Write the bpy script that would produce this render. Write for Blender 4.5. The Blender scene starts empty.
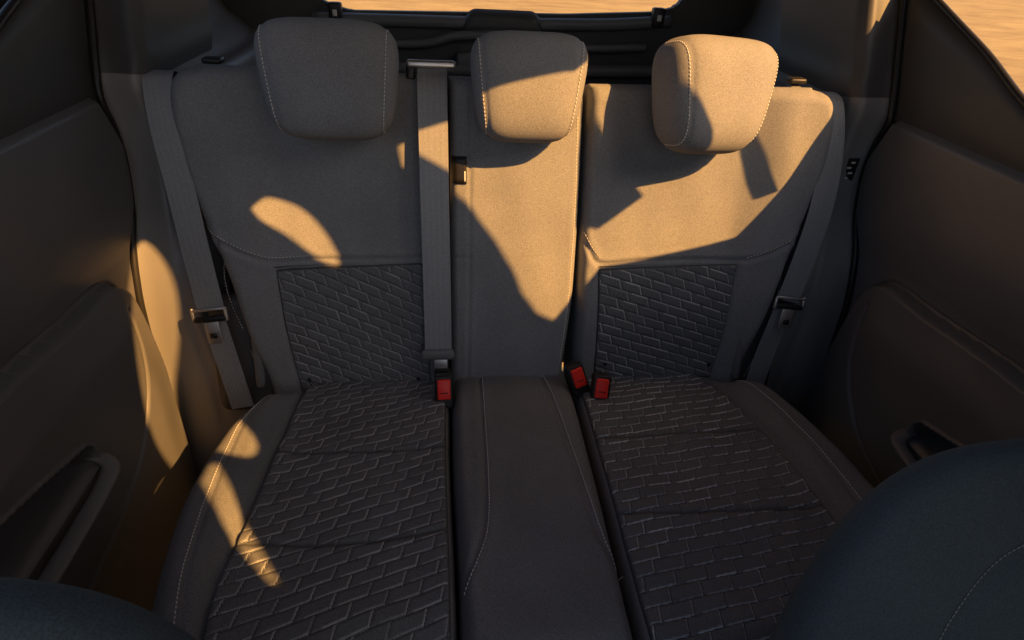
import bpy, math, random
import numpy as np
from mathutils import Vector, Matrix
random.seed(4); rng=np.random.RandomState(3)
sc=bpy.context.scene
RC=math.radians(15); CC=math.radians(7)
mm=lambda pts: [(a/1000.,b/1000.) for a,b in pts]
# ------------------------------------------------------------------ frames
class Frame:
    def __init__(s,o,ea,eb,n): s.o=np.array(o,float);s.ea=np.array(ea,float);s.eb=np.array(eb,float);s.n=np.array(n,float)
    def p(s,a,b,h):
        a=np.asarray(a,float);b=np.asarray(b,float);h=np.asarray(h,float)
        return s.o+a[...,None]*s.ea+b[...,None]*s.eb+h[...,None]*s.n
BF=Frame((0,0,0),(1,0,0),(0,math.sin(RC),math.cos(RC)),(0,-math.cos(RC),math.sin(RC)))
CF=Frame((0,0,0),(1,0,0),(0,-math.cos(CC),math.sin(CC)),(0,math.sin(CC),math.cos(CC)))
# ------------------------------------------------------------------ materials
def mat(name):
    m=bpy.data.materials.new(name);m.use_nodes=True
    nt=m.node_tree;b=nt.nodes['Principled BSDF'];return m,nt,b
def N(nt,t,**k):
    n=nt.nodes.new(t)
    for a,v in k.items(): setattr(n,a,v)
    return n
def lk(nt,a,b): nt.links.new(a,b)
def fabric(name,col,dark=.72,bright=1.27,scale=640,bump=.45,sheen=.03,pattern=None,rough=.95,spec=.1):
    m,nt,b=mat(name)
    tc=N(nt,'ShaderNodeTexCoord')
    n1=N(nt,'ShaderNodeTexNoise');n1.inputs['Scale'].default_value=scale;n1.inputs['Detail'].default_value=2
    n2=N(nt,'ShaderNodeTexNoise');n2.inputs['Scale'].default_value=9;n2.inputs['Detail'].default_value=4
    lk(nt,tc.outputs['Object'],n1.inputs['Vector']);lk(nt,tc.outputs['Object'],n2.inputs['Vector'])
    r=N(nt,'ShaderNodeMapRange');r.inputs['From Min'].default_value=.3;r.inputs['From Max'].default_value=.7
    r.inputs['To Min'].default_value=dark;r.inputs['To Max'].default_value=bright
    lk(nt,n1.outputs['Fac'],r.inputs['Value'])
    r2=N(nt,'ShaderNodeMapRange');r2.inputs['To Min'].default_value=.82;r2.inputs['To Max'].default_value=1.18
    lk(nt,n2.outputs['Fac'],r2.inputs['Value'])
    mu=N(nt,'ShaderNodeMath',operation='MULTIPLY');lk(nt,r.outputs[0],mu.inputs[0]);lk(nt,r2.outputs[0],mu.inputs[1])
    base=N(nt,'ShaderNodeVectorMath',operation='SCALE')
    if pattern:
        at=N(nt,'ShaderNodeAttribute',attribute_name='pat')
        rp=N(nt,'ShaderNodeValToRGB');e=rp.color_ramp.elements
        e[0].position=0;e[0].color=(*[c*.4 for c in col],1);e[1].position=1;e[1].color=(*pattern,1)  # low end of the ramp paints groove shade into the colour
        k=e.new(.3);k.color=(*col,1)
        lk(nt,at.outputs['Fac'],rp.inputs[0]);lk(nt,rp.outputs[0],base.inputs[0])
    else: base.inputs[0].default_value=col
    lk(nt,mu.outputs[0],base.inputs['Scale']);lk(nt,base.outputs[0],b.inputs['Base Color'])
    bp=N(nt,'ShaderNodeBump');bp.inputs['Strength'].default_value=bump;bp.inputs['Distance'].default_value=.001
    lk(nt,n1.outputs['Fac'],bp.inputs['Height']);lk(nt,bp.outputs[0],b.inputs['Normal'])
    b.inputs['Roughness'].default_value=rough;b.inputs['Sheen Weight'].default_value=sheen;b.inputs['Sheen Roughness'].default_value=.5
    b.inputs['Sheen Tint'].default_value=(1,.9,.8,1);b.inputs['Specular IOR Level'].default_value=spec
    return m
def plastic(name,col,rough=.5,scale=900,bump=.15,spec=.4):
    m,nt,b=mat(name)
    tc=N(nt,'ShaderNodeTexCoord')
    n1=N(nt,'ShaderNodeTexNoise');n1.inputs['Scale'].default_value=scale;n1.inputs['Detail'].default_value=1
    n2=N(nt,'ShaderNodeTexNoise');n2.inputs['Scale'].default_value=7;n2.inputs['Detail'].default_value=5
    lk(nt,tc.outputs['Object'],n1.inputs['Vector']);lk(nt,tc.outputs['Object'],n2.inputs['Vector'])
    mx=N(nt,'ShaderNodeMix',data_type='RGBA');mx.inputs['A'].default_value=(*[c*.8 for c in col],1);mx.inputs['B'].default_value=(*[c*1.2 for c in col],1)
    lk(nt,n2.outputs['Fac'],mx.inputs['Factor']);lk(nt,mx.outputs['Result'],b.inputs['Base Color'])
    r=N(nt,'ShaderNodeMapRange');r.inputs['To Min'].default_value=rough-.1;r.inputs['To Max'].default_value=rough+.12
    lk(nt,n2.outputs['Fac'],r.inputs['Value']);lk(nt,r.outputs[0],b.inputs['Roughness'])
    bp=N(nt,'ShaderNodeBump');bp.inputs['Strength'].default_value=bump;bp.inputs['Distance'].default_value=.0008
    lk(nt,n1.outputs['Fac'],bp.inputs['Height']);lk(nt,bp.outputs[0],b.inputs['Normal'])
    b.inputs['Specular IOR Level'].default_value=spec
    return m
M_fab=fabric('seat_fabric',(.242,.242,.250))
M_bol=fabric('bolster_fabric',(.195,.196,.203))
M_cush=fabric('cushion_fabric',(.185,.186,.193))
M_pat=fabric('patterned_fabric',(.165,.167,.174),pattern=(.85,.84,.84),scale=700,bump=.8)
M_navy=fabric('blue_fabric',(.072,.092,.102),scale=800,dark=.78,bright=1.22,bump=.25)
M_dark=plastic('dark_plastic',(.072,.070,.070))
M_door=plastic('door_plastic',(.130,.127,.129),rough=.38,bump=.35,scale=600,spec=.5)
M_pill=plastic('pillar_plastic',(.23,.222,.222),rough=.42)
M_black=plastic('black_plastic',(.02,.018,.018),rough=.4)
M_grey=plastic('grey_plastic',(.17,.166,.168),rough=.38)
M_red=plastic('red_plastic',(1,.035,.02),rough=.35)
M_white=plastic('white_label',(.75,.72,.68),rough=.6)
M_carpet=fabric('carpet',(.03,.026,.024))
M_stitch=plastic('thread',(.72,.68,.65),rough=.8,bump=0)
M_bstitch=plastic('blue_thread',(.30,.33,.36),rough=.8,bump=0)
m,nt,b=mat('steel');b.inputs['Metallic'].default_value=1;b.inputs['Base Color'].default_value=(.8,.77,.74,1)
nz=N(nt,'ShaderNodeTexNoise');nz.inputs['Scale'].default_value=200
mr=N(nt,'ShaderNodeMapRange');mr.inputs['To Min'].default_value=.3;mr.inputs['To Max'].default_value=.5
lk(nt,nz.outputs['Fac'],mr.inputs['Value']);lk(nt,mr.outputs[0],b.inputs['Roughness']);M_steel=m
def webbing():
    m,nt,b=mat('belt_webbing')
    at=N(nt,'ShaderNodeAttribute',attribute_name='pat')
    mu=N(nt,'ShaderNodeMath',operation='MULTIPLY');mu.inputs[1].default_value=2*math.pi*5;lk(nt,at.outputs['Fac'],mu.inputs[0])
    si=N(nt,'ShaderNodeMath',operation='SINE');lk(nt,mu.outputs[0],si.inputs[0])
    tc=N(nt,'ShaderNodeTexCoord');n1=N(nt,'ShaderNodeTexNoise');n1.inputs['Scale'].default_value=700;lk(nt,tc.outputs['Object'],n1.inputs['Vector'])
    ad=N(nt,'ShaderNodeMath',operation='MULTIPLY_ADD');ad.inputs[1].default_value=.03;lk(nt,si.outputs[0],ad.inputs[0]);lk(nt,n1.outputs['Fac'],ad.inputs[2])
    r=N(nt,'ShaderNodeMapRange');r.inputs['To Min'].default_value=.4;r.inputs['To Max'].default_value=1.5;lk(nt,ad.outputs[0],r.inputs['Value'])
    v=N(nt,'ShaderNodeVectorMath',operation='SCALE');v.inputs[0].default_value=(.29,.29,.297);lk(nt,r.outputs[0],v.inputs['Scale'])
    lk(nt,v.outputs[0],b.inputs['Base Color']);b.inputs['Roughness'].default_value=.42
    bp=N(nt,'ShaderNodeBump');bp.inputs['Strength'].default_value=.3;bp.inputs['Distance'].default_value=.001
    lk(nt,ad.outputs[0],bp.inputs['Height']);lk(nt,bp.outputs[0],b.inputs['Normal']);return m
M_web=webbing()
m,nt,b=mat('sand')
tc=N(nt,'ShaderNodeTexCoord');n1=N(nt,'ShaderNodeTexNoise');n1.inputs['Scale'].default_value=.7;n1.inputs['Detail'].default_value=10;n1.inputs['Roughness'].default_value=.7
mp=N(nt,'ShaderNodeMapping');mp.inputs['Scale'].default_value=(1,2,1);mp.inputs['Rotation'].default_value=(0,0,.4)
lk(nt,tc.outputs['Object'],mp.inputs[0]);lk(nt,mp.outputs[0],n1.inputs['Vector'])
cr_=N(nt,'ShaderNodeValToRGB');cr_.color_ramp.elements[0].position=.3;cr_.color_ramp.elements[0].color=(.19,.145,.075,1);cr_.color_ramp.elements[1].position=.7;cr_.color_ramp.elements[1].color=(.34,.285,.15,1)
lk(nt,n1.outputs['Fac'],cr_.inputs[0]);lk(nt,cr_.outputs[0],b.inputs['Base Color']);b.inputs['Roughness'].default_value=.95
bp=N(nt,'ShaderNodeBump');bp.inputs['Strength'].default_value=.6;bp.inputs['Distance'].default_value=.1;lk(nt,n1.outputs['Fac'],bp.inputs['Height']);lk(nt,bp.outputs[0],b.inputs['Normal']);M_sand=m
# ------------------------------------------------------------------ object helpers
def thing(name,label,cat,loc,group=None):
    e=bpy.data.objects.new(name,None);e.location=loc;e.empty_display_size=.05
    e['label']=label;e['category']=cat
    if group:e['group']=group
    sc.collection.objects.link(e);return e
def wloc(o):
    v=Vector(o.location) if o.type=='EMPTY' else Vector((0,0,0));return v
def mk(name,verts,faces,mt,parent=None,smooth=True,attr=None):
    me=bpy.data.meshes.new(name)
    me.from_pydata([tuple(v) for v in np.asarray(verts).tolist()],[],[tuple(f) for f in faces]);me.update()
    if smooth: me.polygons.foreach_set('use_smooth',[True]*len(me.polygons))
    if attr is not None:
        a=me.attributes.new('pat','FLOAT','POINT');a.data.foreach_set('value',np.asarray(attr,dtype=np.float32))
    me.materials.append(mt)
    o=bpy.data.objects.new(name,me);sc.collection.objects.link(o)
    if parent is not None:
        o.parent=parent
        o.matrix_parent_inverse=Matrix.Translation(-wloc(parent))
    return o
def gridfaces(nr,nc,off=0):
    i=np.arange(nr-1)[:,None];j=np.arange(nc-1)[None,:]
    a=(i*nc+j+off).ravel();return np.stack([a,a+1,a+nc+1,a+nc],1).tolist()
def gridmesh(name,P,mt,parent=None,attr=None,skirt=None,flip=False):
    nr,nc=P.shape[:2];V=P.reshape(-1,3);F=gridfaces(nr,nc)
    A=None if attr is None else attr.reshape(-1)
    if skirt is not None:
        ring=[j for j in range(nc)]+[i*nc+nc-1 for i in range(1,nr)]+[(nr-1)*nc+j for j in range(nc-2,-1,-1)]+[i*nc for i in range(nr-2,0,-1)]
        base=len(V);n=len(ring);S=V[ring]+skirt;V=np.vstack([V,S])
        if A is not None:A=np.concatenate([A,np.zeros(n)])
        F=F+[[ring[k],base+k,base+(k+1)%n,ring[(k+1)%n]] for k in range(n)]
    if flip:F=[f[::-1] for f in F]
    return mk(name,V,F,mt,parent,attr=A)
def cr(pts,n):
    P=np.array(pts,float)
    d=np.r_[0,np.cumsum(np.linalg.norm(np.diff(P,axis=0),axis=1)**.5)]
    Q=np.vstack([2*P[0]-P[1],P,2*P[-1]-P[-2]]);t=np.r_[d[0]-(d[1]-d[0]),d,d[-1]+(d[-1]-d[-2])]
    out=[]
    for i in range(1,len(Q)-2):
        m1=(Q[i+1]-Q[i-1])/(t[i+1]-t[i-1]);m2=(Q[i+2]-Q[i])/(t[i+2]-t[i]);h=t[i+1]-t[i]
        for s in np.linspace(0,1,16,endpoint=False):
            out.append((2*s**3-3*s**2+1)*Q[i]+(s**3-2*s**2+s)*h*m1+(-2*s**3+3*s**2)*Q[i+1]+(s**3-s**2)*h*m2)
    out.append(Q[-2]);out=np.array(out)
    if n is None:return out
    return resamp(out,n)
def resamp(P,n):
    L=np.r_[0,np.cumsum(np.linalg.norm(np.diff(P,axis=0),axis=1))];q=np.linspace(0,L[-1],n)
    return np.stack([np.interp(q,L,P[:,k]) for k in range(P.shape[1])],1)
def pld(X,poly):
    poly=np.asarray(poly,float);D=np.full(len(X),1e9)
    for a,b in zip(poly[:-1],poly[1:]):
        ab=b-a;t=np.clip(((X-a)@ab)/(ab@ab+1e-12),0,1);D=np.minimum(D,np.linalg.norm(X-a-t[:,None]*ab,axis=1))
    return D
def inside(X,poly):
    poly=np.asarray(poly,float);c=np.zeros(len(X),bool)
    for a,b in zip(poly,np.roll(poly,-1,0)):
        cond=((a[1]>X[:,1])!=(b[1]>X[:,1]));xi=(b[0]-a[0])*(X[:,1]-a[1])/(b[1]-a[1]+1e-15)+a[0]
        c^=cond&(X[:,0]<xi)
    return c
def ss(x): x=np.clip(x,0,1);return x*x*(3-2*x)
def bx(name,c,size,mt,parent=None,R=None,bev=.003,seg=3,taper=None):
    import bmesh
    bm=bmesh.new();bmesh.ops.create_cube(bm,size=1)
    for v in bm.verts:
        k=1.0
        if taper and v.co.z>0:k=taper
        v.co=Vector((v.co.x*size[0]*k,v.co.y*size[1]*k,v.co.z*size[2]))
    if bev>0:bmesh.ops.bevel(bm,geom=list(bm.edges),offset=bev,segments=seg,profile=.5,affect='EDGES')
    Rm=Matrix(R).to_4x4() if R is not None else Matrix.Identity(4)
    bm.transform(Matrix.Translation(Vector(c))@Rm)
    me=bpy.data.meshes.new(name);bm.to_mesh(me);bm.free();me.materials.append(mt)
    me.polygons.foreach_set('use_smooth',[True]*len(me.polygons))
    o=bpy.data.objects.new(name,me);sc.collection.objects.link(o)
    if parent is not None:
        o.parent=parent;o.matrix_parent_inverse=Matrix.Translation(-wloc(parent))
    return o
def tube(name,path,r,mt,parent=None,ns=12,n=None,flat=1.0):
    P=cr(path,n or max(8,len(path)*8));T=np.gradient(P,axis=0);T/=np.linalg.norm(T,axis=1)[:,None]
    up=np.array([0.13,.21,.97]);V=[]
    rr=np.full(len(P),r) if np.isscalar(r) else np.interp(np.linspace(0,1,len(P)),np.linspace(0,1,len(r)),r)
    for p,t,q in zip(P,T,rr):
        a=np.cross(t,up);a/=np.linalg.norm(a);b=np.cross(a,t)
        for k in range(ns):
            w=2*math.pi*k/ns;V.append(p+q*(math.cos(w)*a+flat*math.sin(w)*b))
    F=[]
    for i in range(len(P)-1):
        for k in range(ns):
            F.append([i*ns+k,i*ns+(k+1)%ns,(i+1)*ns+(k+1)%ns,(i+1)*ns+k])
    F.append(list(range(ns))[::-1]);F.append([(len(P)-1)*ns+k for k in range(ns)])
    return mk(name,V,F,mt,parent)
def stitches(name,P,parent,nrm,step=.0062,ln=.0042,r=.0006,mt=None):
    P=np.asarray(P,float);L=np.linalg.norm(np.diff(P,axis=0),axis=1).sum();n=max(2,int(L/step));Q=resamp(P,n+1)
    V=[];F=[]
    for a,b in zip(Q[:-1],Q[1:]):
        t=(b-a)/np.linalg.norm(b-a);m_=(a+b)/2;s=np.cross(t,nrm);s/=np.linalg.norm(s);u=np.cross(s,t)
        o=len(V)
        for e,k in ((-1,.5),(-.7,1),(.7,1),(1,.5)):
            for sx,sy in ((-1,-1),(1,-1),(1,1),(-1,1)):
                V.append(m_+t*e*ln/2+s*sx*r*k+u*sy*r*k)
        for q in range(3):
            for w in range(4):
                F.append([o+q*4+w,o+q*4+(w+1)%4,o+q*4+4+(w+1)%4,o+q*4+4+w])
        F.append([o+3,o+2,o+1,o]);F.append([o+12,o+13,o+14,o+15])
    return mk(name,V,F,mt or M_stitch,parent)
# ------------------------------------------------------------------ upholstery pads
def prof(q): q=np.clip(q,0,1);return np.sqrt(np.clip(1-(1-q)**2,0,1))
class Pad:
    def __init__(s,fr,L,R,T,rad,h0,grooves,dep=()):
        s.fr=fr;s.L=cr(L,200);s.R=cr(R,200);s.T=T;s.rad=rad;s.h0=h0;s.g=[(cr(p,60) if len(p)>2 else np.array(p),d,w) for p,d,w in grooves];s.dep=dep
        s.S=np.array([s.L[0],s.R[0]]);s.E=np.array([s.L[-1],s.R[-1]])
    def h(s,X,dep=False):
        f=prof(pld(X,s.L[::4])/s.rad[0])*prof(pld(X,s.R[::4])/s.rad[1])*prof(pld(X,s.S)/s.rad[2])*prof(pld(X,s.E)/s.rad[3])
        x,v=X[:,0],X[:,1]
        w=.0016*(np.sin(31*x+14*v+1)*np.sin(19*v-11*x)+.6*np.sin(57*x-23*v)*np.sin(41*v+13*x+2))
        h=(s.T+s.h0(x,v)+w)*f
        for p,d,wd in s.g:
            q=pld(X,p);h=h-d*np.exp(-(q/wd)**2)+.35*d*np.exp(-((q-2.6*wd)/(2*wd))**2)
        if dep:
            for poly in s.dep:
                ins=inside(X,poly);q=pld(X,np.vstack([poly,poly[:1]]));h=h-np.where(ins,.005*ss(q/.006),0)-.0015*np.exp(-(q/.004)**2)
        return h
    def build(s,name,mt,parent,res=.0035,skirt=.09):
        nv=int(max(np.linalg.norm(s.L[0]-s.L[-1]),np.linalg.norm(s.R[0]-s.R[-1]))/res);nu=int(np.abs(s.R[:,0]-s.L[:,0]).max()/res)
        tv=np.linspace(0,1,nv);tu=np.linspace(0,1,nu)
        warp=lambda t:t-.75*np.sin(2*np.pi*t)/(2*np.pi)*.25
        tv=warp(tv);tu=warp(tu)
        q=np.linspace(0,1,200)
        Lr=np.stack([np.interp(tv,q,s.L[:,k]) for k in (0,1)],1);Rr=np.stack([np.interp(tv,q,s.R[:,k]) for k in (0,1)],1)
        X=(Lr[:,None]*(1-tu)[None,:,None]+Rr[:,None]*tu[None,:,None]);Xf=X.reshape(-1,2)
        H=s.h(Xf,True);P=s.fr.p(Xf[:,0],Xf[:,1],H).reshape(nv,nu,3)
        return gridmesh(name,P,mt,parent,skirt=-s.fr.n*skirt)
    def pts(s,poly,n=80,lift=.0):
        X=cr(poly,n) if len(poly)>2 else resamp(np.array(poly,float),n);return s.fr.p(X[:,0],X[:,1],s.h(X)+lift)
    def insert(s,name,mt,parent,L,R,ang,shear,scale,seed,res=.0013,lines=1.0,relief=.0017,asp=.9,ln_=1.75):
        L=cr(L,200) if len(L)>2 else resamp(np.array(L,float),200);R=cr(R,200) if len(R)>2 else resamp(np.array(R,float),200)
        nv=int(max(np.linalg.norm(L[0]-L[-1]),np.linalg.norm(R[0]-R[-1]))/res);nu=int(np.abs(R[:,0]-L[:,0]).max()/res)
        tv=np.linspace(0,1,nv);tu=np.linspace(0,1,nu);q=np.linspace(0,1,200)
        Lr=np.stack([np.interp(tv,q,L[:,k]) for k in (0,1)],1);Rr=np.stack([np.interp(tv,q,R[:,k]) for k in (0,1)],1)
        X=(Lr[:,None]*(1-tu)[None,:,None]+Rr[:,None]*tu[None,:,None]).reshape(-1,2)
        poly=np.vstack([L[::5],R[::-1][::5]])
        d=pld(X,np.vstack([poly,poly[:1]]))
        hp,ln=weave(X,ang,shear,scale,seed,lines,relief,asp,ln_)
        H=s.h(X)+.0004-.0060*(1-ss(d/.006))+hp*ss((d-.003)/.005)
        k=ss((d-.003)/.003)
        for p,dd,wd in s.g: k=k*(1-.7*np.exp(-(pld(X,p)/(wd*.7))**2))
        ln=np.clip(ln*k,0,1)
        P=s.fr.p(X[:,0],X[:,1],H).reshape(nv,nu,3)
        return gridmesh(name,P,mt,parent,attr=ln),poly
def weave(X,ang,shear,w,seed,lines,relief,asp,LN):
    """staggered slanted blocks with a stitched light edge on two sides"""
    c,sn=math.cos(ang),math.sin(ang);a=(c*X[:,0]+sn*X[:,1]);b=(-sn*X[:,0]+c*X[:,1]);a=a+shear*b
    A=a/w+200;Bv=b/w/asp+200;j=np.floor(Bv).astype(int);A=A+(j%3)*LN/3*1.0+(j%2)*.12;bi=np.floor(A/LN).astype(int);lx=A-LN*bi;hx=LN
    ly=(Bv-j)*asp;hy=asp;bj=j
    dl=lx*w;dr=(hx-lx)*w;db=ly*w;dt=(hy-ly)*w
    e=np.minimum(np.minimum(dl,dr),np.minimum(db,dt))
    hsh=lambda n:np.modf(np.abs(np.sin(bi*12.9898+bj*78.233+n+seed)*43758.5453))[0]
    hgt=relief*ss((e-.0002)/.0036)**.8+relief*1.0*(lx/hx-.5)+.0003*hsh(1)
    r=.55+.45*np.sin(X[:,0]*37+seed)*np.sin(X[:,1]*29+seed*2)
    lf=np.exp(-(np.abs(dt-.0016)/.0009)**4)*np.where(lx/hx>.35*hsh(5),1,.15)*(.35+.65*hsh(2)); ll=np.exp(-(np.abs(dr-.0016)/.0009)**4)*(.35+.65*hsh(3))
    ln=np.maximum(lf,ll)*(.6+.4*r)*lines
    base=.3*ss((e-.0002)/.0018)  # block edges darkened to paint the shade of the grooves
    return hgt,np.maximum(base,.3+.7*ln)*(e>.0006)+base*(e<=.0006)
# ------------------------------------------------------------------ rear seat
seat=thing('rear_seat','grey fabric rear bench seat with patterned inserts and three headrests','car seat',(0,-.3,-.35))
backL=Pad(BF,mm([(-492,-30),(-505,40),(-528,116),(-552,239),(-584,345),(-607,425),(-618,510),(-617,570),(-600,608),(-560,624)]),
  mm([(-137,-30),(-137,120),(-137,300),(-137,450),(-137,560),(-137,618)]),.03,(.03,.014,.03,.03),
  lambda x,v:.026*ss((-x-.43)/.10)-.006*np.exp(-((x+.32)/.13)**2)+.012*np.exp(-((v-.17)/.12)**2),
  [(mm([(-618,352),(-560,322),(-510,293),(-465,276),(-400,279),(-324,280),(-240,282),(-137,284)]),.0045,.0038),
   (mm([(-560,322),(-556,270),(-544,219),(-520,110),(-499,0)]),.005,.0038)])
insLL=mm([(-440,0),(-452,100),(-459,180),(-465,268)]);insLR=mm([(-172,0),(-174,120),(-176,276)])
polyBL=np.vstack([cr(insLL,40),cr(insLR,40)[::-1]]);backL.dep=[polyBL]
backC=Pad(BF,mm([(-133,-30),(-133,300),(-133,560),(-133,618)]),mm([(100,-30),(108,60),(120,200),(122,400),(120,560),(116,616)]),.034,(.016,.018,.03,.028),
  lambda x,v:.006*np.exp(-((x)/.09)**2),[(mm([(-95,284),(-133,284)]),.002,.003),(mm([(-92,600),(-94,400),(-95,200),(-98,0)]),.0018,.003)])
backR=Pad(BF,mm([(130,-20),(129,150),(129,300),(129,450),(129,560),(131,612)]),
  mm([(492,-20),(503,40),(520,110),(545,194),(583,345),(607,425),(617,510),(616,560),(600,602),(560,618)]),.03,(.018,.03,.03,.03),
  lambda x,v:.026*ss((x-.43)/.10)-.006*np.exp(-((x-.32)/.13)**2)+.012*np.exp(-((v-.17)/.12)**2),
  [(mm([(129,330),(145,300),(166,274),(240,277),(330,280),(400,281),(459,282),(510,298),(560,325),(620,355)]),.0045,.0038),
   (mm([(559,325),(548,230),(520,110),(497,10)]),.005,.0038)])
insRL=mm([(171,10),(168,120),(163,268)]);insRR=mm([(437,10),(447,110),(452,180),(459,276)])
polyBR=np.vstack([cr(insRL,40),cr(insRR,40)[::-1]]);backR.dep=[polyBR]
o=backL.build('backrest',M_fab,seat);o['label']='wide outer backrest pad in plain grey fabric with patterned insert'
oL=o
o=backC.build('backrest',M_fab,seat);o['label']='narrow plain middle backrest pad with a small sewn tag';oC=o
o=backR.build('backrest',M_fab,seat);oR=o
def sub(o,p):
    o.parent=p;o.matrix_parent_inverse=Matrix.Identity(4) if p.type!='EMPTY' else Matrix.Translation(-wloc(p))
o,_=backL.insert('insert_panel',M_pat,None,insLL,insLR,-.42,.80,.0220,1.3,lines=.5,asp=.85,ln_=2.0);sub(o,oL)
o,_=backR.insert('insert_panel',M_pat,None,insRL,insRR,-.30,.60,.0230,2.1,lines=.8,asp=.85,ln_=2.0);sub(o,oR)
for pad_,ob,segs in ((backL,oL,[mm([(-572,338),(-566,300),(-554,219),(-530,110),(-509,20)]),mm([(-600,355),(-560,332),(-510,303),(-467,286),(-400,288)])]),
                     (backR,oR,[mm([(570,338),(558,230),(530,110),(507,20)]),mm([(470,288),(510,306),(560,333)]),mm([(133,336),(150,306),(168,284)])]),
                     (backC,oC,[mm([(104,590),(110,400),(107,200),(96,60)])])):
    for sg in segs:
        s_=stitches('stitching',pad_.pts(sg,80,.0006),None,BF.n);sub(s_,ob)
for nm,x0,x1,mt,l in (('tag',-.128,-.100,M_black,.0028),('tag_mark',-.1045,-.1020,M_white,.0034)):
    v0,v1=(.427,.477) if nm=='tag' else (.431,.450)
    X=np.array([(x,v) for v in np.linspace(v0,v1,6) for x in np.linspace(x0,x1,6)]);hh=backC.h(X)
    P=BF.p(X[:,0],X[:,1],hh+l).reshape(6,6,3);o=gridmesh(nm,P,mt,None,skirt=-BF.n*(.003 if nm=='tag' else .0004));sub(o,oC)
for x,v,p_,ob in ((-.20,.03,backL,oL),(-.42,.03,backL,oL),(.195,.055,backR,oR),(.425,.05,backR,oR)):
    pt=p_.pts([(x,v),(x+.001,v)],2,.004)[0]
    o=bx('snap_button',pt,(.007,.007,.004),M_black,None,np.array([BF.ea,BF.eb,BF.n]).T.tolist(),.0015);sub(o,ob)
RB=np.array([BF.ea,BF.eb,BF.n]).T.tolist();RCm=np.array([CF.ea,CF.eb,CF.n]).T.tolist()
bx('seat_back_panel',BF.p(-.24,.30,-.075),(.70,.60,.03),M_carpet,seat,RB,.01)
bx('seat_back_panel',BF.p(.365,.30,-.075),(.46,.60,.03),M_carpet,seat,RB,.01)
# cushions
low=lambda u:-.020*(1-ss((u+.02)/.16))
cushL=Pad(CF,mm([(-405,-40),(-425,20),(-455,70),(-493,114),(-526,190),(-538,290),(-535,400),(-522,490),(-504,570),(-478,650)]),
  mm([(-128,-40),(-134,60),(-134,300),(-128,520),(-126,655)]),.042,(.034,.016,.05,.075),
  lambda x,u:.020*ss((-x-.42)/.05)*ss((u-.02)/.1)+low(u),
  [(mm([(-425,272),(-384,275),(-252,277),(-134,266)]),.0022,.0045),(mm([(-432,470),(-400,472),(-274,478),(-128,455)]),.0022,.0045),
   (mm([(-425,40),(-424,120),(-428,260),(-430,400),(-435,540),(-422,645)]),.006,.005),
   (mm([(-462,105),(-484,180),(-492,243),(-484,397),(-470,507),(-450,600)]),.002,.003)])
cL=mm([(-418,-20),(-423,74),(-428,260),(-430,400),(-434,540),(-426,645)]);cR=mm([(-136,-20),(-139,80),(-139,300),(-134,500),(-131,650)])
cushL.dep=[np.vstack([cr(cL,40),cr(cR,40)[::-1]])]
cushC=Pad(CF,mm([(-126,-40),(-131,60),(-131,300),(-125,520),(-123,690)]),mm([(118,-40),(116,60),(112,200),(103,410),(93,580),(88,690)]),.050,(.022,.022,.05,.06),
  lambda x,u:.004*np.exp(-(x/.07)**2)+low(u),
  [(mm([(-72,-20),(-75,103),(-80,364),(-88,469),(-104,522),(-124,566)]),.004,.004),(mm([(55,-20),(59,97),(69,297),(76,488),(100,562)]),.004,.004)])
cushR=Pad(CF,mm([(124,-40),(122,60),(118,200),(109,410),(99,580),(94,690)]),
  mm([(405,-40),(425,15),(460,50),(512,88),(540,160),(554,247),(560,370),(556,470),(545,560),(500,660)]),.042,(.016,.036,.05,.06),
  lambda x,u:.022*ss((x-.43)/.05)*ss((u-.02)/.1)+low(u),
  [(mm([(118,262),(131,259),(270,252),(408,248),(442,248)]),.0022,.0045),(mm([(107,440),(120,441),(260,446),(405,447),(440,445)]),.0022,.0045),
   (mm([(405,20),(412,62),(438,200),(446,300),(449,400),(448,500),(440,650)]),.006,.005),
   (mm([(458,75),(476,160),(488,244),(492,369),(484,520)]),.002,.003)])
dL=mm([(130,-20),(128,60),(124,200),(115,410),(106,570),(102,675)]);dR=mm([(398,-20),(410,62),(436,200),(444,300),(447,400),(445,500),(436,655)])
cushR.dep=[np.vstack([cr(dL,40),cr(dR,40)[::-1]])]
obL=cushL.build('seat_cushion',M_cush,seat,skirt=.16);obC=cushC.build('seat_cushion',M_bol,seat,skirt=.16);obR=cushR.build('seat_cushion',M_cush,seat,skirt=.16)
obC['label']='narrow plain middle seat cushion with two stitched seams'
o,_=cushL.insert('insert_panel',M_pat,None,cL,cR,-.34,.55,.0240,3.3,lines=.6,asp=.9,ln_=1.9);sub(o,obL)
o,_=cushR.insert('insert_panel',M_pat,None,dL,dR,-.16,.32,.0240,4.7,lines=1.0,asp=.95,ln_=1.9);sub(o,obR)
for pad_,ob,sg in ((cushL,obL,mm([(-468,105),(-490,180),(-498,243),(-490,397),(-476,507),(-456,600)])),
  (cushC,obC,mm([(-66,20),(-69,103),(-74,364),(-82,469),(-99,525),(-118,568)])),(cushC,obC,mm([(61,20),(65,97),(75,297),(82,488),(99,545)])),
  (cushR,obR,mm([(464,80),(482,160),(494,244),(498,369),(490,520)]))):
    s_=stitches('stitching',pad_.pts(sg,100,.0006),None,CF.n);sub(s_,ob)
bx('seat_base',CF.p(0,.27,-.13),(.98,.56,.10),M_carpet,seat,RCm,.02)
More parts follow.
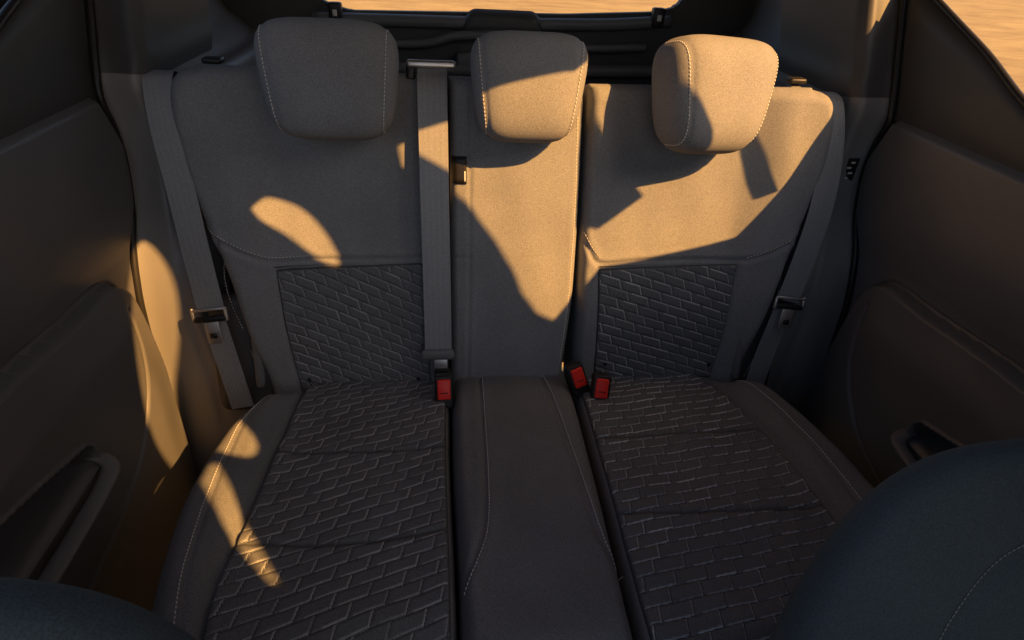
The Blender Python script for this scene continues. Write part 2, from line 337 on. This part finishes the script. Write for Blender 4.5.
# headrests
def headrest(cx,cv,ch,a,b,c,tap=.07,skew=0,yaw=0,lab=None):
    n=44;faces=[];pts=[];ex=4.2;kz_=3.2
    def shape(D):
        D=D/np.linalg.norm(D,axis=1)[:,None];x,y,z=np.abs(D).T
        f=((x/a)**ex+(y/b)**ex)**(kz_/ex)+(z/c)**kz_;r=f**(-1/kz_);return D*r[:,None]
    g=np.tan(np.linspace(-1,1,n)*math.pi/4)
    for ax in range(3):
        for sgn in (1,-1):
            A,Bq=np.meshgrid(g,g,indexing='ij');D=np.zeros((n,n,3));D[...,ax]=sgn;D[...,(ax+1)%3]=A;D[...,(ax+2)%3]=Bq*sgn
            off=len(pts)*n*n;pts.append((D*np.array([a,b,c])).reshape(-1,3));faces+=gridfaces(n,n,off)
    P=shape(np.vstack(pts))
    def deform(P):
        t=P[:,1]/b;x=P[:,0]*(1+tap*t-.02*t*t)+skew*t;h=P[:,2]*(1-.12*np.clip(-t,0,1)**2)-.0072*(t-.2)
        cy,sy=math.cos(yaw),math.sin(yaw);return np.stack([cy*x+sy*h,P[:,1],-sy*x+cy*h],1)
    gr=.0035*np.exp(-((np.abs(P[:,0])-.80*a)/.0032)**2)
    nr=P/np.linalg.norm(P,axis=1)[:,None]*np.array([.3,.3,1]);P2=deform(P-nr*gr[:,None])
    W=BF.p(P2[:,0]+cx,P2[:,1]+cv,P2[:,2]+ch)
    o=mk('headrest',W,faces,M_fab,seat)
    import bmesh
    bm=bmesh.new();bm.from_mesh(o.data);bmesh.ops.remove_doubles(bm,verts=bm.verts,dist=1e-5);bmesh.ops.recalc_face_normals(bm,faces=bm.faces);bm.to_mesh(o.data);bm.free()
    if lab:o['label']=lab
    for sx in (-1,1):
        x0=sx*.845*a;L=[]
        for ph in np.linspace(-1.9,1.9,90):
            lo,hi=0,3
            for _ in range(30):
                r=(lo+hi)/2;y=r*math.sin(ph);z=r*math.cos(ph)
                f=(abs(x0/a)**ex+abs(y)**ex)**(kz_/ex)+abs(z)**kz_
                if f>1:hi=r
                else:lo=r
            L.append((x0,lo*math.sin(ph)*b,lo*math.cos(ph)*c))
        Q=deform(np.array(L));Wp=BF.p(Q[:,0]+cx,Q[:,1]+cv,Q[:,2]+ch+.0004)
        s_=stitches('stitching',Wp,None,BF.n,r=.0007);sub(s_,o)
    for sx in (-.055,.055):
        s_=tube('headrest_post',[BF.p(cx+sx,cv-.03,ch-.045),BF.p(cx+sx,cv-.06,ch-.055),BF.p(cx+sx,cv-.14,ch-.08)],.006,M_steel);sub(s_,o)
headrest(-.331,.598,.072,.112,.096,.056,.10,-.003)
headrest(.006,.596,.072,.097,.091,.053,.13,.002)
headrest(.342,.592,.070,.109,.100,.066,.18,.010,.33,lab='outer headrest turned slightly inward, lit golden')
# ------------------------------------------------------------------ belts
def ribbon(name,path,width,parent,wd=None,n=60,th=.0009):
    P=cr(path,n);T=np.gradient(P,axis=0);T/=np.linalg.norm(T,axis=1)[:,None];V=[];A=[]
    for k,(p,t) in enumerate(zip(P,T)):
        w=np.array(wd[0])*(1-k/(n-1))+np.array(wd[1])*k/(n-1);w=w-(w@t)*t;w/=np.linalg.norm(w);nn=np.cross(t,w)
        for s in (-1,-.97,0,.97,1):
            V.append(p+w*s*width/2+nn*(th if abs(s)<1 else 0));A.append((s+1)/2)
        for s in (.97,0,-.97):
            V.append(p+w*s*width/2-nn*th);A.append((s+1)/2)
    F=[]
    for i in range(n-1):
        for k in range(8):F.append([i*8+k,i*8+(k+1)%8,(i+1)*8+(k+1)%8,(i+1)*8+k])
    F.append(list(range(8)));F.append([(n-1)*8+k for k in range(8)][::-1])
    return mk(name,V,F,M_web,parent,attr=A,smooth=False)
def b3(x,v,h):return BF.p(x,v,h)
grpB='lap and shoulder belts of the rear bench'
for sg,path,lowp,tv in ((-1,[(-.640,.60,-.06),(-.640,.612,-.015),(-.632,.595,.025),(-.622,.52,.047),(-.608,.42,.055),(-.596,.30,.056),(-.583,.19,.058)],[(-.582,.175,.058),(-.568,.09,.055),(-.550,-.02,.05)],.165),
                      (1,[(.604,.60,-.06),(.604,.612,-.015),(.606,.59,.025),(.610,.50,.047),(.606,.40,.055),(.590,.30,.056),(.566,.20,.058)],[(.562,.185,.058),(.540,.09,.055),(.522,-.02,.05)],.182)):
    e=thing('seat_belt','grey webbing shoulder belt hanging beside the outer seat back','seat belt',tuple(b3(path[-1][0],-.02,.03)),grpB)
    ribbon('webbing',[b3(*q) for q in path],.050,e,wd=((1,0,0),(1,0,0)))
    ribbon('lap_webbing',[b3(*q) for q in lowp],.044,e,wd=((1,0,0),(1,0,0)))
    ax=path[-1][0];ang=.10*(-sg)
    R=(Matrix(RB)@Matrix.Rotation(ang,3,'Z'))
    tq=bx('tongue',b3(ax,tv+.008,.066),(.062,.012,.011),M_black,e,R,.005)
    s_=bx('slot_bar',b3(ax,tv+.027,.068),(.064,.0055,.006),M_steel,None,R,.002);sub(s_,tq)
    for q in (-1,1):
        s_=bx('tongue_side',b3(ax+.030*q,tv+.017,.066),(.006,.024,.008),M_steel,None,R,.0025);sub(s_,tq)
    s_=bx('tongue_plate',b3(ax+.004*(-sg),tv-.018,.070),(.026,.042,.003),M_steel,None,R,.001);sub(s_,tq)
    s_=bx('plate_slot',b3(ax+.004*(-sg),tv-.024,.0717),(.013,.010,.001),M_black,None,R,0);sub(s_,tq)
    an=thing('belt_anchor_cover','dark moulded cover at the side of the seat','plastic cover',tuple(b3(lowp[1][0],.03,0)))
    bx('cover_shell',b3(lowp[-1][0]-sg*.006,.085,.012),(.12,.25,.045),M_dark,an,RB,.02,4)
    bx('cover_rim',b3(lowp[-1][0]-sg*.038,.075,.042),(.018,.11,.02),M_grey,an,RB,.008,3)
e=thing('seat_belt','grey webbing belt running straight down the middle of the seat back','seat belt',tuple(b3(-.16,.03,.05)),grpB)
ribbon('webbing',[b3(-.160,.64,-.02),b3(-.161,.622,.030),b3(-.161,.58,.052),b3(-.160,.42,.058),b3(-.158,.25,.060),b3(-.157,.105,.062)],.053,e,wd=((1,0,0),(1,0,0)))
bx('upper_guide',b3(-.163,.634,.022),(.088,.014,.012),M_steel,e,RB,.005)
bx('upper_guide_foot',b3(-.200,.622,.012),(.016,.03,.02),M_black,e,RB,.004)
tq=bx('tongue',b3(-.158,.094,.064),(.066,.022,.014),M_grey,e,RB,.007,4)
s_=bx('tongue_plate',b3(-.152,.065,.064),(.026,.05,.004),M_steel,None,RB,.001);sub(s_,tq)
s_=bx('tongue_grip',b3(-.150,.053,.066),(.032,.024,.014),M_black,None,RB,.004);sub(s_,tq)
def buckle(x,y,z,yaw,lean,label):
    d=Vector((0,-math.sin(lean),math.cos(lean)));nn=Vector((0,-math.cos(lean),-math.sin(lean)))
    Rz=Matrix.Rotation(yaw,3,Vector((0,-.6,.8)));d=Rz@d;nn=Rz@nn;w=d.cross(nn)
    R=Matrix((w,d,nn)).transposed();c=Vector((x,y,z))
    e=thing('seat_belt_buckle',label,'buckle',tuple(c-d*.05),'belt buckles in the seat crease')
    bx('buckle_body',c-d*.006-nn*.003,(.036,.066,.026),M_black,e,R,.005,4)
    bx('release_button',c+nn*.005+d*.000,(.025,.039,.021),M_red,e,R,.003,4)
    bx('button_slot',c+d*.0265-nn*.004,(.018,.003,.006),M_black,e,R,.0008)
    bx('button_line',c+nn*.0158-d*.006,(.014,.0015,.001),M_black,e,R,0)
    bx('buckle_stalk',c-d*.058-nn*.006,(.022,.06,.012),M_black,e,R,.004)
buckle(-.146,-.108,.078,.03,-.45,'black buckle with red button below the middle belt')
buckle(.120,-.080,.078,.38,-.45,'black buckle with red button tilted in the seat crease')
buckle(.163,-.112,.076,-.12,-.45,'black buckle with red button standing upright in the seat crease')
# ------------------------------------------------------------------ doors
y0z=np.array([(-.45,-.03),(-.19,-.012),(.04,.005),(.18,.015),(.28,.045),(.37,.100),(.47,.122),(.56,.10)])
def y0(z):return np.interp(z,y0z[:,0],y0z[:,1])
def door(sg):
    e=thing('rear_door','dark moulded rear door panel with a grab handle and pocket','car door',(sg*.75,-.4,-.4),'rear doors of the car')
    nz_,ny=340,380;Z=np.linspace(-.45,.575,nz_);S=np.linspace(0,1,ny)**.8
    zz=np.repeat(Z[:,None],ny,1);yr=y0(zz);yy=-1.15+(yr+1.15)*S[None,:]
    X=np.stack([yy.ravel(),zz.ravel()],1)
    bul=np.array([(-1.3,.325),(-.40,.308),(-.333,.306),(-.195,.296),(-.095,.293),(-.055,.278),(-.030,.229),(-.012,.1),(-.012,.043),(-.025,-.19),(-.045,-.5),(-1.3,-.5)])
    bs=cr(bul[1:-1],120);bulp=np.vstack([bul[:1],bs,bul[-1:]])
    db=pld(X,bulp);ib=inside(X,bulp);off=np.where(ib,.028*ss(db/.007)+.012*ss(db/.09),-.009*np.exp(-(db/.004)**2))
    ins=np.vstack([[(-1.3,-.06)],cr([(-.60,-.055),(-.40,-.04),(-.22,.0),(-.13,.07),(-.085,.16),(-.075,.24)],80)])
    off=off-.008*np.exp(-(pld(X,ins)/.0035)**2)
    pk=np.array([(-.298,.098),(-.298,.132),(-.310,.146),(-.44,.180),(-.62,.215),(-.68,.215),(-.68,.098)])
    pk=np.vstack([pk,pk[:1]]);dp=pld(X,pk);ip=inside(X,pk[:-1]);off=off-np.where(ip,.075*ss(dp/.006),0)+.005*np.exp(-(dp/.004)**2)
    z=X[:,1];off=off+np.where(~ib,.012*np.sin(np.clip((z-.30)/.26,0,1)*math.pi)*ss(db/.04),0)
    off=off-.03*ss((z-.545)/.03)
    dr=(y0(z)-X[:,0]);off=off-.02*(1-ss(dr/.014))
    P=np.stack([sg*(.72-off),X[:,0],z],1).reshape(nz_,ny,3)
    dpn=gridmesh('door_panel',P,M_door,e,flip=(sg>0))
    hb=tube('grab_handle',[(sg*.700,-.288,.108),(sg*.664,-.298,.098),(sg*.656,-.335,.092),(sg*.654,-.48,.089),(sg*.656,-.68,.091)],.013,M_grey,None,n=50,ns=16,flat=.55);sub(hb,dpn)
    line=cr([(-.75,.585),(-.45,.588),(-.30,.600),(-.166,.638),(-.056,.689),(.118,.758),(.22,.80)],60)
    a=np.array(line);bt=np.stack([a[:,0],np.full(60,.545)],1)
    rows=[]
    for t,xo in ((0,.012),(0,0),(.2,-.004),(.6,-.003),(.95,-.002),(1,.004),(1.0,.02)):
        q=bt*t+a*(1-t);rows.append(np.stack([np.full(60,sg*(.732+xo)),q[:,0],q[:,1]],1))
    gridmesh('window_frame',np.array(rows),M_dark,e,flip=(sg<0))
    tube('window_seal',[(sg*.731,p[0],p[1]+.002) for p in a[::6]],.006,M_black,e,n=80)
    return e
door(-1);dR_=door(1)
# ------------------------------------------------------------------ car shell and trim
car=thing('parked_car','dark moulded car cabin and body around the rear seat','car',(0,.2,-.5))
zs=[-.45,-.2,0,.12,.25,.38,.50,.58,.68,.80,1.0,1.15]
def yy0(z):
    return float(y0(z)) if z<.56 else .10+(z-.56)*.45
for sg in (-1,1):
    rows=[]
    for z in zs:
        y=yy0(z)
        if z<=0: pr=[(.745,y-.02),(.735,y+.004),(.71,y+.012),(.665,y+.008),(.61,y+.004),(.57,y+.01),(.548,y+.03),(.545,y+.15),(.545,y+.3)]
        elif z<=.3:
            k=z/.3;pr=[(.745,y-.02),(.735,y+.004),(.71,y+.014),(.675,y+.014),(.64-.0*k,y+.012),(.60+.035*k,y+.02),(.585+.045*k,y+.05),(.585+.04*k,y+.16),(.58+.04*k,y+.3)]
        else: pr=[(.745,y-.02),(.735,y+.004),(.715,y+.016),(.69,y+.016),(.665,y+.012),(.652,y+.028),(.648,y+.06),(.640,y+.17),(.63,y+.3)]
        rows.append(cr([(sg*a,b_,z) for a,b_ in pr],60))
    R_=np.array(rows);cols=[cr(R_[:,j],200) for j in range(60)];G=np.stack(cols,1)
    ww=np.exp(-((np.arange(60)-17)/1.0)**2)[None,:];G[:,:,1]+=.005*ww
    kz=int(np.argmin(np.abs(G[:,0,2]-.60)))
    gridmesh('pillar_trim',G[:kz],M_pill,car,flip=(sg>0))
    G2=G[kz-1:].copy();G2[:,:,0]=G2[:,:,0]-sg*.004*np.exp(-((np.arange(len(G2))[:,None]-3)/3.)**2)
    gridmesh('upper_pillar_trim',G2,M_dark,car,flip=(sg>0))
    tube('door_seal',[(sg*.722,yy0(z)+.004,z) for z in np.linspace(-.4,.95,28)],.0065,M_black,car,n=120)
    rows=[]
    for y,k in ((.18,0),(.3,.02),(.5,.03),(.7,.02),(.9,-.02)):
        pr=[(.60-k,.30),(.605-k,.50),(.612-k,.556),(.625-k,.566),(.655-k,.566),(.668-k,.578),(.695-k,.600),(.712-k,.612),(.735-k,.66),(.74-k,.78),(.70-k,.95),(.60-k,1.12)]
        rows.append(cr([(sg*a,y,z) for a,z in pr],90))
    R_=np.array(rows);G=np.stack([cr(R_[:,j],50) for j in range(90)],1)
    gridmesh('quarter_trim',G,M_grey,car,flip=(sg<0))
    e=thing('seat_lock_knob','small black release knob on the trim behind the seat','knob',(sg*.55,.185,.60))
    tube('knob_stem',[(sg*.55,.18,.56),(sg*.55,.18,.60)],.007,M_black,e,n=6)
    bx('knob_cap',(sg*.55,.18,.606),(.034,.026,.010),M_black,e,None,.004)
    bx('knob_base',(sg*.55,.18,.590),(.024,.020,.012),M_grey,e,None,.004)
def prism(name,poly,axis,t0,t1,mt,parent,bev=.0):
    import bmesh
    bm=bmesh.new()
    f=lambda p,t:{'y':(p[0],t,p[1]),'x':(t,p[0],p[1]),'z':(p[0],p[1],t)}[axis]
    a=[bm.verts.new(f(p,t0)) for p in poly];b_=[bm.verts.new(f(p,t1)) for p in poly];n=len(poly)
    bm.faces.new(a);bm.faces.new(b_[::-1])
    for i in range(n):bm.faces.new([a[i],b_[i],b_[(i+1)%n],a[(i+1)%n]])
    bmesh.ops.recalc_face_normals(bm,faces=bm.faces)
    if bev:bmesh.ops.bevel(bm,geom=list(bm.edges),offset=bev,segments=3,affect='EDGES')
    me=bpy.data.meshes.new(name);bm.to_mesh(me);bm.free();me.materials.append(mt)
    o=bpy.data.objects.new(name,me);sc.collection.objects.link(o)
    if parent is not None:
        o.parent=parent;o.matrix_parent_inverse=Matrix.Translation(-wloc(parent))
    return o
tg=thing('tailgate','dark tailgate trim below the rear window','tailgate',(0,.9,.0))
prism('tailgate_panel',[(-.80,-.10),(.80,-.10),(.80,1.12),(.66,1.12),(.545,.70),(.52,.665),(.46,.650),(.2,.634),(0,.630),(-.2,.625),(-.40,.620),(-.46,.635),(-.51,.67),(-.66,1.12),(-.80,1.12)],'y',.86,.90,M_dark,tg,.008)
tube('window_ledge',[(-.50,.845,.600),(-.3,.84,.603),(0,.838,.607),(.3,.84,.615),(.50,.845,.63)],.016,M_grey,tg,n=40)
tube('panel_rib',[(-.44,.84,.545),(-.2,.83,.55),(-.10,.82,.575),(.14,.82,.58),(.24,.83,.555),(.44,.84,.56)],.012,M_grey,tg,n=50)
tube('panel_rib',[(-.50,.845,.48),(0,.838,.485),(.50,.845,.495)],.018,M_grey,tg,n=30)
bx('wiper_motor_cover',(.02,.835,.612),(.24,.05,.060),M_dark,tg,None,.022,5,taper=.8)
bx('handle_recess',(.02,.85,.50),(.26,.04,.06),M_grey,tg,None,.012)
for x,z in ((-.435,.618),(.46,.640)):
    bx('hinge_bracket',(x,.835,z),(.035,.03,.05),M_black,tg,None,.006)
    bx('bracket_pad',(x,.818,z),(.012,.006,.016),M_white,tg,None,.002)
prism('cargo_floor',[(-.78,.15),(.78,.15),(.78,.9),(-.78,.9)],'z',-.06,-.02,M_carpet,car)
prism('cabin_floor',[(-.79,-1.9),(.79,-1.9),(.79,.1),(-.79,.1)],'z',-.47,-.45,M_carpet,car)
bx('dashboard',(0,-1.80,.0),(1.55,.30,.70),M_dark,car,None,.06,5)
bx('cargo_cover',(0,.50,.42),(1.20,.10,.06),M_dark,car,None,.02)
bx('warning_label',(.695,.130,.444),(.026,.004,.050),M_black,car,None,.001)
for k in range(4):bx('label_mark',(.690+.003*(k%2)*2,.1275,.427+.011*k),(.009,.001,.004),M_white,car,None,0)
# ------------------------------------------------------------------ front seats
def front_seat(cx,ty,tz,hw,rec,lab):
    e=thing('front_seat',lab,'car seat',(cx,ty-.2,-.45),'front seats seen from above')
    n=90;g=np.tan(np.linspace(-1,1,n)*math.pi/4);pts=[];faces=[];hl=.46;ex=4.0
    for ax in range(3):
        for s in (1,-1):
            A,Bq=np.meshgrid(g,g,indexing='ij');D=np.zeros((n,n,3));D[...,ax]=s;D[...,(ax+1)%3]=A;D[...,(ax+2)%3]=Bq*s
            off=len(pts)*n*n;pts.append((D*np.array([hw,.075,hl])).reshape(-1,3));faces+=gridfaces(n,n,off)
    D=np.vstack(pts);D/=np.linalg.norm(D,axis=1)[:,None];x,y,z=np.abs(D).T
    f=((x/hw)**ex+(z/hl)**ex)**(2.4/ex)+(y/.07)**2.4;P=D*(f**(-1/2.4))[:,None]
    t=P[:,2]/hl
    X=P[:,0]*(1-.14*ss((t-.1)/.9));Y=P[:,1].copy()
    seam=cr([(-.52,-1),(-.52,0),(-.58,.35),(-.62,.55),(-.58,.72),(-.42,.84),(0,.88),(.42,.84),(.58,.72),(.62,.55),(.58,.35),(.52,0),(.52,-1)],140)
    q=pld(np.stack([P[:,0]/hw,t],1)*np.array([hw,hl]),seam*np.array([hw,hl]));Y=Y+np.where(P[:,1]<0,1,-1)*.006*np.exp(-(q/.006)**2)
    Q=np.stack([X,Y,P[:,2]-hl],1)
    c,s=math.cos(rec),math.sin(rec)
    W=np.stack([Q[:,0]+cx,ty+c*Q[:,1]+s*Q[:,2],tz-s*Q[:,1]*1+c*Q[:,2]],1)
    o=mk('backrest',W,faces,M_navy,e)
    import bmesh
    bm=bmesh.new();bm.from_mesh(o.data);bmesh.ops.remove_doubles(bm,verts=bm.verts,dist=1e-5);bmesh.ops.recalc_face_normals(bm,faces=bm.faces);bm.to_mesh(o.data);bm.free()
    S=seam*np.array([hw*1.045,hl*1.018]);u=np.abs(S[:,0]/hw);w=np.abs(S[:,1]/hl)
    yv=-.07*np.clip(1-(u**ex+w**ex)**(2.4/ex),0,1)**(1/2.4);tt=S[:,1]/hl
    Xs=S[:,0]*(1-.14*ss((tt-.1)/.9));Ys=yv-.0002;Zs=S[:,1]-hl
    keep=(tt>-.6)
    Wp=np.stack([Xs+cx,ty+c*Ys+s*Zs,tz-s*Ys+c*Zs],1)[keep]
    st=stitches('stitching',Wp,None,np.array([0,1,0.]),step=.004,ln=.0028,r=.0003,mt=M_bstitch);sub(st,o)
    bx('seat_cushion',(cx,ty-.42,-.12),(.50,.50,.14),M_navy,e,None,.05,5)
front_seat(.396,-.705,.506,.285,.30,'blue grey fabric front seat backrest with stitched seam')
front_seat(-.425,-.840,.582,.26,.30,'blue grey fabric front seat backrest pushed further forward')
# ------------------------------------------------------------------ roof and side, with made-up openings cut to shape the sun patches
SD=np.array([-.58,.50,-.645]);SD/=np.linalg.norm(SD)
def slab(name,lo,hi,mt,par):
    V=[(x,y,z) for x in (lo[0],hi[0]) for y in (lo[1],hi[1]) for z in (lo[2],hi[2])]
    F=[(0,1,3,2),(4,6,7,5),(0,4,5,1),(2,3,7,6),(0,2,6,4),(1,5,7,3)]
    return mk(name,V,F,mt,par,smooth=False)
side=slab('body_side',(.80,-1.9,-.5),(.815,.95,1.15),M_dark,car)
roof=slab('roof_lining',(-.15,-1.9,1.15),(.815,.95,1.165),M_dark,car)
slab('roof_lining',(-.815,-.95,1.15),(-.15,.95,1.165),M_dark,car)
prism('body_side',[(-1.9,-.5),(.95,-.5),(.95,.78),(.22,.78),(-.15,.62),(-.45,.58),(-.55,1.14),(-.70,1.14),(-.72,.62),(-1.9,.62)],'x',-.815,-.80,M_dark,car)
def project_to_x(pts,X):
    out=[]
    for p in pts:
        t=(X-p[0])/(-SD[0]);out.append(p-SD*t)
    return out
def blade(name,poly,X):
    P=project_to_x([BF.p(a,b_,.035) for a,b_ in poly],X)
    return prism(name,[(p[1],p[2]) for p in P],'x',X-.003,X+.003,M_black,dR_)
blade('sun_blocker_bar',mm([(432,545),(454,545),(492,410),(468,402)]),.772)  # added bar at the right window, only there to cast a strip of shade
blade('sun_blocker_plate',mm([(122,590),(140,560),(200,470),(256,415),(160,345),(122,352)]),.778)  # added out-of-view plate, widens the shade beside the right headrest
import bmesh
def cutter(P3):
    P3=np.array(P3);bm=bmesh.new();a=[bm.verts.new(p-SD*.25) for p in P3];b_=[bm.verts.new(p-SD*3.2) for p in P3];n=len(P3)
    bm.faces.new(a);bm.faces.new(b_[::-1])
    for i in range(n):bm.faces.new([a[i],b_[i],b_[(i+1)%n],a[(i+1)%n]])
    bmesh.ops.triangulate(bm,faces=[f for f in bm.faces if len(f.verts)>4])
    bmesh.ops.recalc_face_normals(bm,faces=bm.faces);me=bpy.data.meshes.new('c');bm.to_mesh(me);bm.free();o=bpy.data.objects.new('c',me);sc.collection.objects.link(o);return o
def smooth_poly(p,n=60):
    p=list(p)+[p[0]];return cr(p,n)[:-1]
main=mm([(640,700),(650,540),(625,450),(590,390),(500,345),(400,318),(280,290),(170,268),(125,215),(78,155),(40,170),(8,210),(-12,255),(-42,310),(-90,380),(-135,425),(-210,465),(-218,500),(-150,522),(5,560),(50,595),(90,700)])
fin=smooth_poly(mm([(-503,370),(-465,396),(-410,386),(-365,345),(-340,272),(-380,287),(-435,330),(-485,352)]))
streak=mm([(-524,310),(-512,306),(-442,410),(-348,545),(-362,540),(-455,440),(-522,345)])
pill=smooth_poly([(.02,.32),(.06,.32),(.07,.22),(.05,.12),(-.005,.0),(-.05,-.17),(-.10,-.15),(-.14,.0),(-.10,.17),(-.04,.26)])
cuts=[cutter([BF.p(a,b_,.035) for a,b_ in main]),cutter([BF.p(a,b_,.035) for a,b_ in fin]),cutter([CF.p(a,b_,.05) for a,b_ in streak]),cutter([np.array((-.69,a,b_)) for a,b_ in pill])]
wv=[(-.13,.59),(.26,.75),(.30,.95),(-.13,.95)]
wc=prism('c',wv,'x',.7,.9,M_dark,None);cuts.append(wc)
for ob in (side,roof):
    for i,c in enumerate(cuts):
        md=ob.modifiers.new('b%d'%i,'BOOLEAN');md.operation='DIFFERENCE';md.object=c;md.solver='EXACT'
dg=bpy.context.evaluated_depsgraph_get()
for ob in (side,roof):
    me=bpy.data.meshes.new_from_object(ob.evaluated_get(dg));ob.modifiers.clear();ob.data=me
for c in cuts:bpy.data.objects.remove(c)
# ------------------------------------------------------------------ ground
n=60;g=np.linspace(-1,1,n);g=np.sign(g)*np.abs(g)**3*400;A,Bg=np.meshgrid(g,g,indexing='ij')
Z=-.95+.25*np.sin(A*.05)*np.sin(Bg*.04)*(np.hypot(A,Bg)>8)
o=gridmesh('ground',np.stack([A,Bg,Z],-1),M_sand);o['kind']='structure'
# ------------------------------------------------------------------ light
w=bpy.data.worlds.new('World');sc.world=w;w.use_nodes=True;nt=w.node_tree
sky=nt.nodes.new('ShaderNodeTexSky');sky.sky_type='NISHITA';sky.sun_disc=False
toS=-SD;el=math.asin(toS[2]);az=math.atan2(toS[0],toS[1])
sky.sun_elevation=el;sky.sun_rotation=az;sky.dust_density=3;sky.air_density=1;sky.ozone_density=.6
nt.links.new(sky.outputs[0],nt.nodes['Background'].inputs[0]);nt.nodes['Background'].inputs[1].default_value=.14
ld=bpy.data.lights.new('sun','SUN');ld.energy=12;ld.angle=math.radians(.5);ld.color=(1,.49,.13)
lo=bpy.data.objects.new('sun',ld);lo.rotation_euler=Vector(SD.tolist()).to_track_quat('-Z','Y').to_euler();lo.location=(3,-3,4);sc.collection.objects.link(lo)
# ------------------------------------------------------------------ camera
pitch,yaw,roll=math.radians(33),math.radians(7),math.radians(3.35)
f=np.array([math.sin(yaw)*math.cos(pitch),math.cos(yaw)*math.cos(pitch),-math.sin(pitch)])
r=np.cross(f,[0,0,1]);r/=np.linalg.norm(r);u=np.cross(r,f);c,s=math.cos(roll),math.sin(roll);r,u=c*r+s*u,-s*r+c*u
cd=bpy.data.cameras.new('camera');co=bpy.data.objects.new('camera',cd);sc.collection.objects.link(co)
M=Matrix(((r[0],u[0],-f[0],-.132),(r[1],u[1],-f[1],-1.009),(r[2],u[2],-f[2],.824),(0,0,0,1)));co.matrix_world=M
cd.lens=597/1024*36;cd.sensor_width=36;cd.clip_start=.01;cd.clip_end=2000
sc.camera=co
sc.view_settings.view_transform='Standard';sc.view_settings.look='None';sc.view_settings.exposure=0
